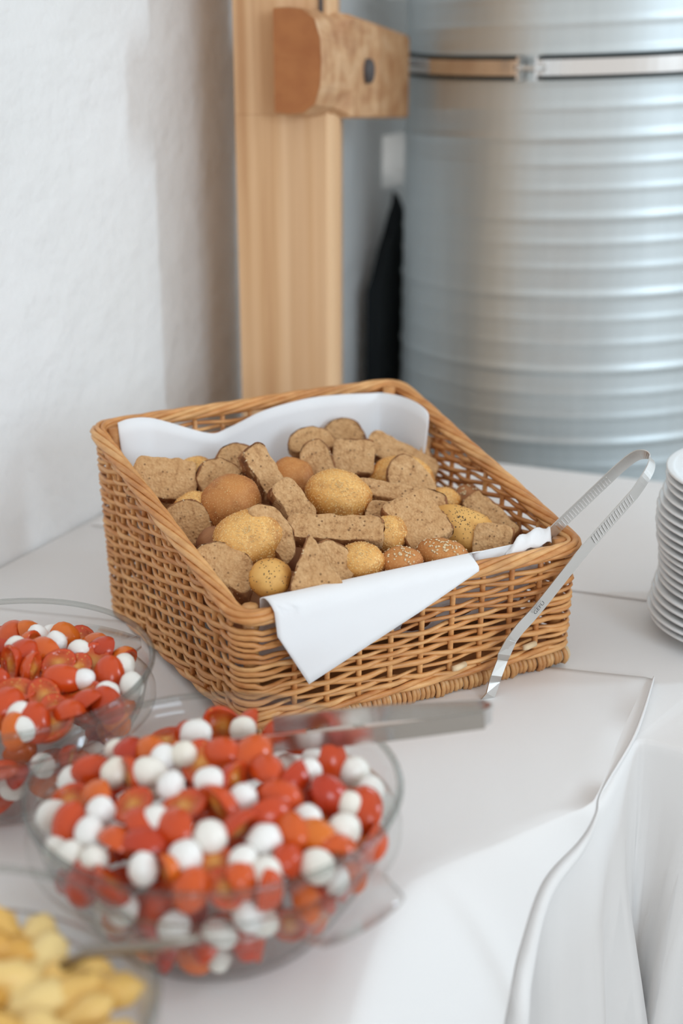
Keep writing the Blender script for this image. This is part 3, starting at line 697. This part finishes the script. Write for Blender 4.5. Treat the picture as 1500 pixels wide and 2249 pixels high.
roll_('brown sesame roll wedge between the broad slice and the front rim', 974, 1218, 112, 74, 22, (.05, .6, .8), 'roll_brown', 'sesame', 110, dz=.004)
# bread below the top layer, seen in the gaps
rnf = random.Random(11)
for i in range(6):
    for j in range(5):
        a = .05 + .052*i + rnf.uniform(-.008, .008); b = .072 + .049*j + rnf.uniform(-.008, .008)
        zt_ = .136 + .15*b - .22*max(0, a-.22) - .068
        p = BB + EX*a + EY*b; p.z = TZ + zt_
        V = []; Fc = []
        if i == 0 and j == 0:
            for q in range(11):
                ph = math.pi*q/10
                for w in range(16):
                    an = 2*math.pi*w/16; x, y, z = math.sin(ph)*math.cos(an), math.sin(ph)*math.sin(an), math.cos(ph)
                    m = 1+.06*noise.noise(Vector((x, y, z))*2); V.append(Vector((x*.031*m, y*.029*m, z*.024*m)))
            for q in range(10):
                for w in range(16): Fc.append((q*16+w, (q+1)*16+w, (q+1)*16+(w+1) % 16, q*16+(w+1) % 16))
            fme = mesh('bread_roll', V, Fc, 'roll_dark')
        o = bpy.data.objects.new('bread_roll', fme); link(o); o.location = p; o.rotation_euler = (rnf.uniform(-.4, .4), rnf.uniform(-.4, .4), rnf.uniform(0, 6))
        tag(o, 'dark brown roll buried under the top layer of bread', 'bread roll', 'rolls under the top layer of bread')

# ------------------------------------------------------------------ bread tongs straddling the front rim
def onpl(px, py, b): return onb(px, py, b)
oo = -.0195
outer = [onpl(1068, 1540, oo-.001), onpl(1077, 1527, oo-.003), onpl(1086, 1497, oo+.004), onpl(1090, 1484, oo-.004), onpl(1103, 1450, oo+.003), onpl(1107, 1437, oo-.004), onpl(1122, 1407, oo-.006), onpl(1142, 1380, oo-.004), onpl(1166, 1354, oo-.001), onpl(1197, 1317, oo), onpl(1258, 1240, oo), onpl(1312, 1176, oo+.001), onpl(1394, 1084, oo+.004)]
outer = outer[:6] + catmull(outer[6:], 4)
tip_off = outer[0].z; 
loop = [onpl(1420, 1045, oo+.006), onpl(1431, 1020, oo+.011), onpl(1427, 1004, oo+.016), onpl(1408, 998, oo+.022), onpl(1385, 1008, oo+.027)]
inner = [onpl(1352, 1036, oo+.031), onpl(1290, 1095, oo+.034), onpl(1230, 1152, oo+.037), onpl(1192, 1190, oo+.039), onpl(1168, 1216, oo+.041)]
full = outer + catmull([outer[-1]] + loop + inner[:1], 5)[1:] + inner[1:]
# strip width lies across the arms, in the plane of the arms' flat faces
wdirs = []
for i in range(len(full)):
    tg = (full[min(i+1, len(full)-1)]-full[max(i-1, 0)]).normalized(); ad = (outer[-1]-outer[9]).normalized(); wd = ad.cross(EY).normalized(); wd = (wd - tg*wd.dot(tg)).normalized(); wdirs.append(wd)
bt = tag(empty('bread_tongs', onz(1075, 1535, 0)), 'long steel serving tongs straddling the front right corner of the bread basket', 'tongs')
mk('strip', *sweep_rect(full, wdirs, .0128, .0012), 'steel_matte', bt, smooth=False)
# pressed grip marks
def grip(pa, pb, cnt, wd, out):
    parts = []
    for i in range(cnt):
        c = pa.lerp(pb, i/(cnt-1)); t_ = (pb-pa).normalized()
        parts.append(sweep_rect([c - wd*.0045 + out*.0009, c + wd*.0045 + out*.0009], t_, .0011, .0006))
    return join(*parts)
V, Fc = grip(onpl(1304, 1186, oo), onpl(1386, 1093, oo+.0035), 16, wdirs[10], -EY); mk('grip_marks', V, Fc, 'steel', bt, smooth=False)
V, Fc = grip(onpl(1225, 1158, oo+.0372), onpl(1335, 1053, oo+.0318), 20, wdirs[-2], -EY); mk('grip_marks', V, Fc, 'steel', bt, smooth=False)
cu = bpy.data.curves.new('lettering', 'FONT'); cu.body = 'GEFU'; cu.size = .0062; cu.align_x = 'CENTER'; cu.align_y = 'CENTER'; cu.materials.append(M['ink'])
tx = bpy.data.objects.new('lettering_tmp', cu); COL.objects.link(tx); bpy.context.view_layer.update()
me = bpy.data.meshes.new_from_object(tx.evaluated_get(bpy.context.evaluated_depsgraph_get())); bpy.data.objects.remove(tx); me.name = 'lettering'
pt = onpl(1184, 1335, oo-.0035); xd = (onpl(1258, 1240, oo)-onpl(1197, 1317, oo)).normalized(); nd = -EY; nd = (nd - xd*nd.dot(xd)).normalized(); yd = nd.cross(xd)
lo = bpy.data.objects.new('lettering', me); link(lo, bt); lo.matrix_local = Matrix.Translation(-bt.location) @ m4(Matrix((xd, yd, nd)).transposed(), pt)
pt2 = onpl(1187, 1309, oo)

# ------------------------------------------------------------------ glass bowls
def bowl(name, c, s, label, tabdir):
    root = tag(empty(name, (c[0], c[1], TZ+.0045)), label, 'bowl')
    o = Vector((c[0], c[1], TZ+.0045)); th_ = .0035
    prof_o = [(.0, .0), (.078, .0), (.086, .004), (.098, .022), (.112, .045), (.119, .062), (.1245, .070), (.126, .076), (.129, .090), (.1345, .108), (.136, .1105)]
    prof_i = [(.1345, .1118), (.1318, .1105), (.1262, .092), (.1228, .077), (.1205, .070), (.115, .060), (.108, .046), (.094, .024), (.083, .0075), (.075, .005), (.0, .005)]
    V, Fc = lathe([(r*s, z) for r, z in prof_o+prof_i], 72, o); mk('glass_body', V, Fc, 'glass', root)
    rimV, rimF = lathe([(.1345*s+.0026*math.cos(a), .1105+.0026*math.sin(a)) for a in [2*math.pi*i/10 for i in range(10)]], 72, o, True); mk('rim', rimV, rimF, 'glass_rim', root)
    # flange ring carrying the tab handles
    tabs = (tabdir,) if s == 1.0 else (tabdir, tabdir+math.pi)
    V = []; k_ = 96
    for (w, z) in ((.0, .0725), (1, .0735), (1, .0785), (.0, .0795)):
        for j in range(k_):
            a = 2*math.pi*j/k_; ext = 0
            for td in tabs:
                d = abs((a-td+math.pi) % (2*math.pi)-math.pi); ext = max(ext, .026*smooth01((.34-d)/.12))
            r = (.1235 + w*(.0125+ext))*s; V.append(o + Vector((r*math.cos(a), r*math.sin(a), z)))
    Fc = [(i*k_+j, i*k_+(j+1) % k_, ((i+1) % 4)*k_+(j+1) % k_, ((i+1) % 4)*k_+j) for i in range(4) for j in range(k_)]
    mk('handle_ring', V, Fc, 'glass', root); return o
BOWL2 = (-.092, .892); BOWL1 = (-.290, 1.082); BOWL3 = (-.238, .655)
o2 = bowl('glass_bowl', BOWL2, 1.0, 'clear glass bowl of tomato and mozzarella salad with serving tongs resting on it', R(-47))
o1 = bowl('glass_bowl', BOWL1, .96, 'clear glass bowl of tomato and mozzarella salad beside the left basket wall, no tongs', R(60))
o3 = bowl('glass_bowl', BOWL3, .985, 'clear glass bowl of pale yellow food chunks', R(150))
# food pieces: halved cherry tomato (skin + cut face) and mozzarella ball
def tomato_mesh():
    V = []; Fc = []; nv_, nu_ = 7, 18
    for i in range(nv_+1):
        ph = math.pi/2*i/nv_
        for j in range(nu_):
            a = 2*math.pi*j/nu_; V.append(Vector((math.cos(ph)*math.cos(a)*.0164, math.cos(ph)*math.sin(a)*.0124, -math.sin(ph)*.0126)))
    for i in range(nv_):
        for j in range(nu_): Fc.append((i*nu_+j, (i+1)*nu_+j, (i+1)*nu_+(j+1) % nu_, i*nu_+(j+1) % nu_))
    sk = mesh('tomato_skin', V, Fc, 'tomato_skin'); V = [Vector((0, 0, .0004))]; Fc = []
    prof = [(.28, -.0002), (.52, -.0014), (.74, -.0010), (.84, .0006), (.985, .0004), (1.0, -.0008)]
    for (r, z) in prof:
        for j in range(nu_): a = 2*math.pi*j/nu_; V.append(Vector((math.cos(a)*.0163*r, math.sin(a)*.0123*r, z + (.0012*math.cos(3*a) if .4 < r < .8 else 0))))
    for j in range(nu_): Fc.append((0, 1+j, 1+(j+1) % nu_))
    for i in range(len(prof)-1):
        for j in range(nu_): Fc.append((1+i*nu_+j, 1+(i+1)*nu_+j, 1+(i+1)*nu_+(j+1) % nu_, 1+i*nu_+(j+1) % nu_))
    return sk, mesh('cut_face', V, Fc, 'tomato_flesh')
TS, TF = tomato_mesh()
def ball_mesh(seed, sx=1, sy=1, sz=.92):
    V = []; Fc = []; nv_, nu_ = 12, 18
    for i in range(nv_+1):
        ph = math.pi*i/nv_
        for j in range(nu_):
            a = 2*math.pi*j/nu_; v = Vector((math.sin(ph)*math.cos(a), math.sin(ph)*math.sin(a), math.cos(ph))); m = 1+.07*noise.noise(v*1.6+Vector((seed*5, 0, 0)))
            V.append(Vector((v.x*sx, v.y*sy, v.z*sz))*m*.0125)
    for i in range(nv_):
        for j in range(nu_): Fc.append((i*nu_+j, (i+1)*nu_+j, (i+1)*nu_+(j+1) % nu_, i*nu_+(j+1) % nu_))
    return mesh('mozzarella_ball', V, Fc, 'mozzarella')
MB = [ball_mesh(i, *q) for i, q in enumerate(((1, 1, .95), (1.08, .95, .9), (1, .92, 1.05), (1.12, 1, .85)))]
rf = random.Random(5)
def add_tomato(p, cut, sc, label, grp):
    o = bpy.data.objects.new('tomato_half', TS); link(o); tag(o, label, 'tomato', grp)
    c = bpy.data.objects.new('cut_face', TF); link(c, o)
    if cut: rot = Vector((rf.uniform(-.35, .35), rf.uniform(-.9, -.2), 1)).to_track_quat('Z', 'Y')
    else: rot = Vector((rf.uniform(-1, 1), rf.uniform(-.5, .8), rf.uniform(-1.2, .15))).to_track_quat('Z', 'Y')
    o.rotation_mode = 'QUATERNION'; o.rotation_quaternion = rot @ Matrix.Rotation(rf.random()*6.28, 3, 'Z').to_quaternion(); o.location = p; o.scale = (sc,)*3
def add_ball(p, sc, label, grp):
    o = bpy.data.objects.new('mozzarella_ball', MB[rf.randrange(4)]); link(o); tag(o, label, 'mozzarella', grp)
    o.rotation_euler = (rf.random()*6, rf.random()*6, rf.random()*6); o.location = p; o.scale = (sc,)*3
def heap(px, py, o, rimr, base, dome):
    d = ray(px, py); t_ = .6
    while t_ < 1.6:
        p = CAMP + d*t_; rho = math.hypot(p.x-o.x, p.y-o.y)/rimr
        if p.z <= o.z + base + dome*(1-min(1, rho)**2): break
        t_ += .0015
    # keep inside the glass
    v = Vector((p.x-o.x, p.y-o.y, 0)); lim = rimr*.885
    if v.length > lim: v *= lim/v.length; p = Vector((o.x+v.x, o.y+v.y, o.z+base))
    return p, t_
moz2 = [(125, 450, 60), (160, 570, 50), (215, 620, 48), (305, 635, 45), (290, 540, 60), (330, 455, 52), (215, 310, 58), (385, 305, 55), (515, 305, 60), (595, 355, 52), (565, 255, 42), (645, 240, 52), (690, 85, 46), (690, 160, 56), (868, 140, 45), (540, 490, 58), (745, 340, 54), (870, 400, 52), (745, 550, 65), (650, 630, 68), (490, 670, 55), (950, 565, 65), (870, 640, 45), (950, 690, 65), (1150, 660, 65), (1250, 525, 62), (1115, 310, 54), (1290, 300, 56), (1350, 370, 46), (1270, 430, 46), (1110, 480, 35), (1215, 250, 42), (395, 225, 35)]
tom2 = [(535, 120, 1), (795, 130, 0), (300, 300, 0), (215, 410, 1), (450, 425, 1), (640, 430, 1), (765, 440, 0), (705, 265, 1), (790, 240, 0), (900, 250, 0), (960, 310, 0), (1010, 400, 0), (960, 460, 0), (1190, 270, 0), (1190, 400, 0), (1050, 330, 0), (845, 330, 0), (440, 240, 0), (520, 230, 0), (620, 520, 0), (480, 520, 0), (385, 580, 0), (500, 590, 0), (570, 690, 0), (265, 690, 0), (380, 720, 0), (760, 640, 1), (800, 740, 1), (670, 750, 0), (950, 745, 0), (1030, 640, 0), (1230, 610, 0), (1350, 550, 0), (1330, 450, 0), (1060, 530, 0), (1140, 550, 0), (860, 530, 0), (330, 400, 0), (220, 510, 0), (905, 140, 0), (640, 80, 0), (1000, 130, 0), (1100, 140, 0), (430, 330, 0), (860, 720, 0)]
L2T, L2M = 'halved cherry tomato under the top layer, in the bowl with tongs', 'small mozzarella ball under the top layer, in the bowl with tongs'
for (x, y, r_) in moz2:
    p, d = heap(30+x/1.724, 1520+y/1.724, o2, .132, .088, .032); add_ball(p, min(1.25, max(.85, 1.08*r_/1.724*d/F/.0125)), 'white mozzarella ball on top of the salad in the bowl with tongs', 'mozzarella balls in the bowl with tongs')
for (x, y, c) in tom2:
    p, d = heap(30+x/1.724, 1520+y/1.724, o2, .132, .085, .032); add_tomato(p, c, rf.uniform(.98, 1.22), ('halved cherry tomato lying cut side up in the salad bowl with tongs' if c else 'halved cherry tomato showing its skin atop the salad bowl with tongs'), 'tomato halves in the bowl with tongs')
def under(o, s, n, lt, lm, gt, gm, base, dome, top_too=None):
    placed = []
    for q in range(n*20):
        if len(placed) >= n: break
        z = rf.uniform(.018, base-.006); rmax = (.083 + .040*min(1, z/.07))*s - .013; a = rf.random()*2*math.pi
        r = rmax*(1 if rf.random() < .75 else math.sqrt(rf.random())); p = Vector((o.x+r*math.cos(a), o.y+r*math.sin(a), o.z+z))
        if any((p-w).length < .0150 for w in placed): continue
        placed.append(p)
        if rf.random() < .33: add_ball(p, rf.uniform(.8, 1.0), lm, gm)
        else: add_tomato(p, 0, rf.uniform(.85, 1.05), lt, gt)
under(o2, 1.0, 125, L2T, L2M, 'tomato halves in the bowl with tongs', 'mozzarella balls in the bowl with tongs', .085, .03)
moz1 = [(260, 300, 65), (360, 265, 65), (385, 355, 80), (545, 405, 78), (105, 380, 55), (840, 520, 88), (905, 645, 86), (735, 695, 84), (570, 600, 72), (135, 840, 88), (160, 945, 45)]
tom1 = [(40, 300, 1), (95, 270, 0), (240, 245, 0), (500, 290, 0), (635, 310, 1), (770, 350, 0), (910, 470, 0), (700, 430, 0), (530, 510, 1), (640, 480, 1), (750, 570, 0), (400, 490, 1), (240, 370, 0), (150, 450, 0), (60, 500, 0), (240, 530, 0), (430, 610, 0), (100, 670, 1), (300, 710, 1), (390, 800, 1), (560, 690, 1), (590, 790, 0), (740, 780, 0), (90, 960, 0), (350, 900, 1), (30, 800, 0), (20, 400, 0), (310, 420, 0), (480, 850, 0), (230, 900, 0), (-60, 600, 0), (-70, 420, 0), (-60, 760, 0), (-160, 520, 0), (-170, 700, 0), (-120, 900, 0)]
L1T, L1M = 'halved cherry tomato under the top layer, in the bowl beside the basket', 'small mozzarella ball under the top layer, in the bowl beside the basket'
for (x, y, r_) in moz1:
    p, d = heap(x/3.125, 1300+y/3.125, o1, .127, .084, .020); add_ball(p, min(1.25, max(.85, 1.05*r_/3.125*d/F/.0125)), 'white mozzarella ball on top of the salad bowl beside the basket', 'mozzarella balls in the bowl by the basket')
for (x, y, c) in tom1:
    p, d = heap(x/3.125, 1300+y/3.125, o1, .127, .080, .020); add_tomato(p, c, rf.uniform(1.0, 1.25), ('halved cherry tomato lying cut side up in the salad bowl beside the basket' if c else 'halved cherry tomato showing its skin atop the salad bowl beside the basket'), 'tomato halves in the bowl by the basket')
under(o1, .96, 90, L1T, L1M, 'tomato halves in the bowl by the basket', 'mozzarella balls in the bowl by the basket', .08, .02)
# yellow chunks
def chunk_mesh(seed):
    rn = random.Random(seed); V = []; Fc = []; n = 9; k_ = 8
    for i in range(n):
        t_ = i/(n-1)-.5; an = t_*1.5; c = Vector((.020*math.sin(an)*1.3, 0, .014*math.cos(an)-.012)); rr = .0098*(1-.45*(2*abs(t_))**4)
        for j in range(k_): a = 2*math.pi*j/k_; m = 1+.20*rn.uniform(-1, 1); V.append(c + Vector((math.sin(an)*rr*math.cos(a)*m, .9*rr*1.25*math.sin(a)*m, rr*.8*math.cos(a)*m)))
    for i in range(n-1):
        for j in range(k_): Fc.append((i*k_+j, i*k_+(j+1) % k_, (i+1)*k_+(j+1) % k_, (i+1)*k_+j))
    Fc += [tuple(range(k_-1, -1, -1)), tuple((n-1)*k_+j for j in range(k_))]
    return mesh('food_chunk', V, Fc, 'yellow_food')
CH = [chunk_mesh(i) for i in range(5)]; placed = []
def put_chunk(p, s, low=False):
    o = bpy.data.objects.new('food_chunk', CH[rf.randrange(5)]); link(o); o.location = p; o.scale = (s,)*3; o.rotation_euler = (rf.uniform(-.7, .7), rf.uniform(-.7, .7), rf.random()*6.28)
    tag(o, 'pale yellow food chunk under the top layer, in the yellow food bowl' if low else 'pale yellow curved food chunk on top of the yellow food bowl', 'food chunk', 'yellow chunks in the glass bowl')
for q in range(4000):
    if len(placed) > 75: break
    a = rf.random()*6.28; r = .104*math.sqrt(rf.random()); p = Vector((o3.x+r*math.cos(a), o3.y+r*math.sin(a), o3.z+.078+.018*(1-(r/.11)**2)))
    if any((p-w).length < .0185 for w in placed): continue
    placed.append(p); put_chunk(p, rf.uniform(1.0, 1.35))
for q in range(1500):
    if len(placed) > 140: break
    z = rf.uniform(.02, .068); rm = (.083+.04*min(1, z/.07))*.985-.014; a = rf.random()*6.28; r = rm*(1 if rf.random() < .8 else math.sqrt(rf.random())); p = Vector((o3.x+r*math.cos(a), o3.y+r*math.sin(a), o3.z+z))
    if any((p-w).length < .018 for w in placed): continue
    placed.append(p); put_chunk(p, rf.uniform(.85, 1.05), True)
# spoon resting in the yellow food
sp = tag(empty('serving_spoon', onz(200, 2085, .10)), 'brownish serving spoon handle resting on the rim of the yellow food bowl', 'spoon')
s0_, s1_ = onz(192, 2090, .112), onz(335, 2078, .118)
pth = [s0_ + (s0_-s1_).normalized()*.02 - Vector((0, 0, .012)), s0_, s0_.lerp(s1_, .5), s1_, s1_ + (s1_-s0_).normalized()*.03 + Vector((0, 0, .003))]
mk('handle', *tube(pth, [.0035, .0042, .004, .0036, .003], 8), 'steel_dark', sp)
V = []; Fc = []; bc = pth[0] - Vector((.02, 0, .008))
for i in range(7):
    ph = math.pi*i/6
    for j in range(12): a = 2*math.pi*j/12; V.append(bc + Vector((.026*math.cos(ph), .017*math.sin(ph)*math.cos(a), .004*math.sin(ph)*math.sin(a))))
for i in range(6):
    for j in range(12): Fc.append((i*12+j, i*12+(j+1) % 12, (i+1)*12+(j+1) % 12, (i+1)*12+j))
mk('spoon_bowl', V, Fc, 'steel_dark', sp)

# ------------------------------------------------------------------ salad tongs resting on the front bowl
st = tag(empty('salad_tongs', onz(1000, 1580, .125)), 'bright steel tongs lying across the rim of the tomato salad bowl', 'tongs')
zt_ = .138
fr_tip = onz(505, 1640, .122); fr_end = onz(1040, 1585, zt_); bk_end = onz(1045, 1556, zt_); bk_tip = onz(600, 1592, .128)
mid = (fr_end+bk_end)/2; dirn = (fr_end-fr_tip).normalized()
lp = [fr_end + dirn*.006 + (bk_end-fr_end)*.10, mid + dirn*.013, bk_end + dirn*.006 - (bk_end-fr_end)*.10]
path = catmull([fr_tip, fr_tip.lerp(fr_end, .5) - Vector((0, .004, 0)), fr_end] + lp + [bk_end, bk_tip.lerp(bk_end, .5) + Vector((0, .004, 0)), bk_tip], 6)
wd = [Vector((0, .0, 1)) for _ in path]
wd = [(w - ((path[min(i+1, len(path)-1)]-path[max(i-1, 0)]).normalized())*w.dot((path[min(i+1, len(path)-1)]-path[max(i-1, 0)]).normalized())).normalized() for i, w in enumerate(wd)]
mk('strip', *sweep_rect(path, wd, .014, .0013), 'steel', st, smooth=False)

# ------------------------------------------------------------------ plates
pr_ = .107; base_l = onz(1446, 1398, .008); pc = Vector((base_l.x + pr_*.985, base_l.y + .025, 0))
prof = [(.0, .0035), (.045, .0035), (.048, .0), (.053, .0), (.056, .004), (.068, .0065), (.100, .0135), (.1065, .0158), (.107, .0172), (.1055, .0180), (.098, .0165), (.069, .0095), (.058, .0070), (.0, .0062)]
V, Fc = lathe(prof, 72); pm = mesh('plate', V, Fc, 'porcelain'); NP = 20; dzp = .0086
rp = random.Random(2); jx = 0
ORD = ['bottom', 'second', 'third', 'fourth', 'fifth', 'sixth', 'seventh', 'eighth', 'ninth', 'tenth', 'eleventh', 'twelfth', 'thirteenth', 'fourteenth', 'fifteenth', 'sixteenth', 'seventeenth', 'eighteenth', 'nineteenth', 'top']
for i in range(NP):
    jx = .004*math.sin(i*.55+4.2) + rp.uniform(-.0012, .0012)
    o = bpy.data.objects.new('plate', pm); link(o); o.location = (pc.x+jx, pc.y+rp.uniform(-.002, .002), TZ+.0028+i*dzp); o.rotation_euler = (0, 0, rp.random()*6)
    tag(o, ('white porcelain plate, %s of the tall plate stack' % (ORD[i] if i in (0, NP-1) else ORD[i]+' from the bottom')), 'plate', 'stack of white plates')
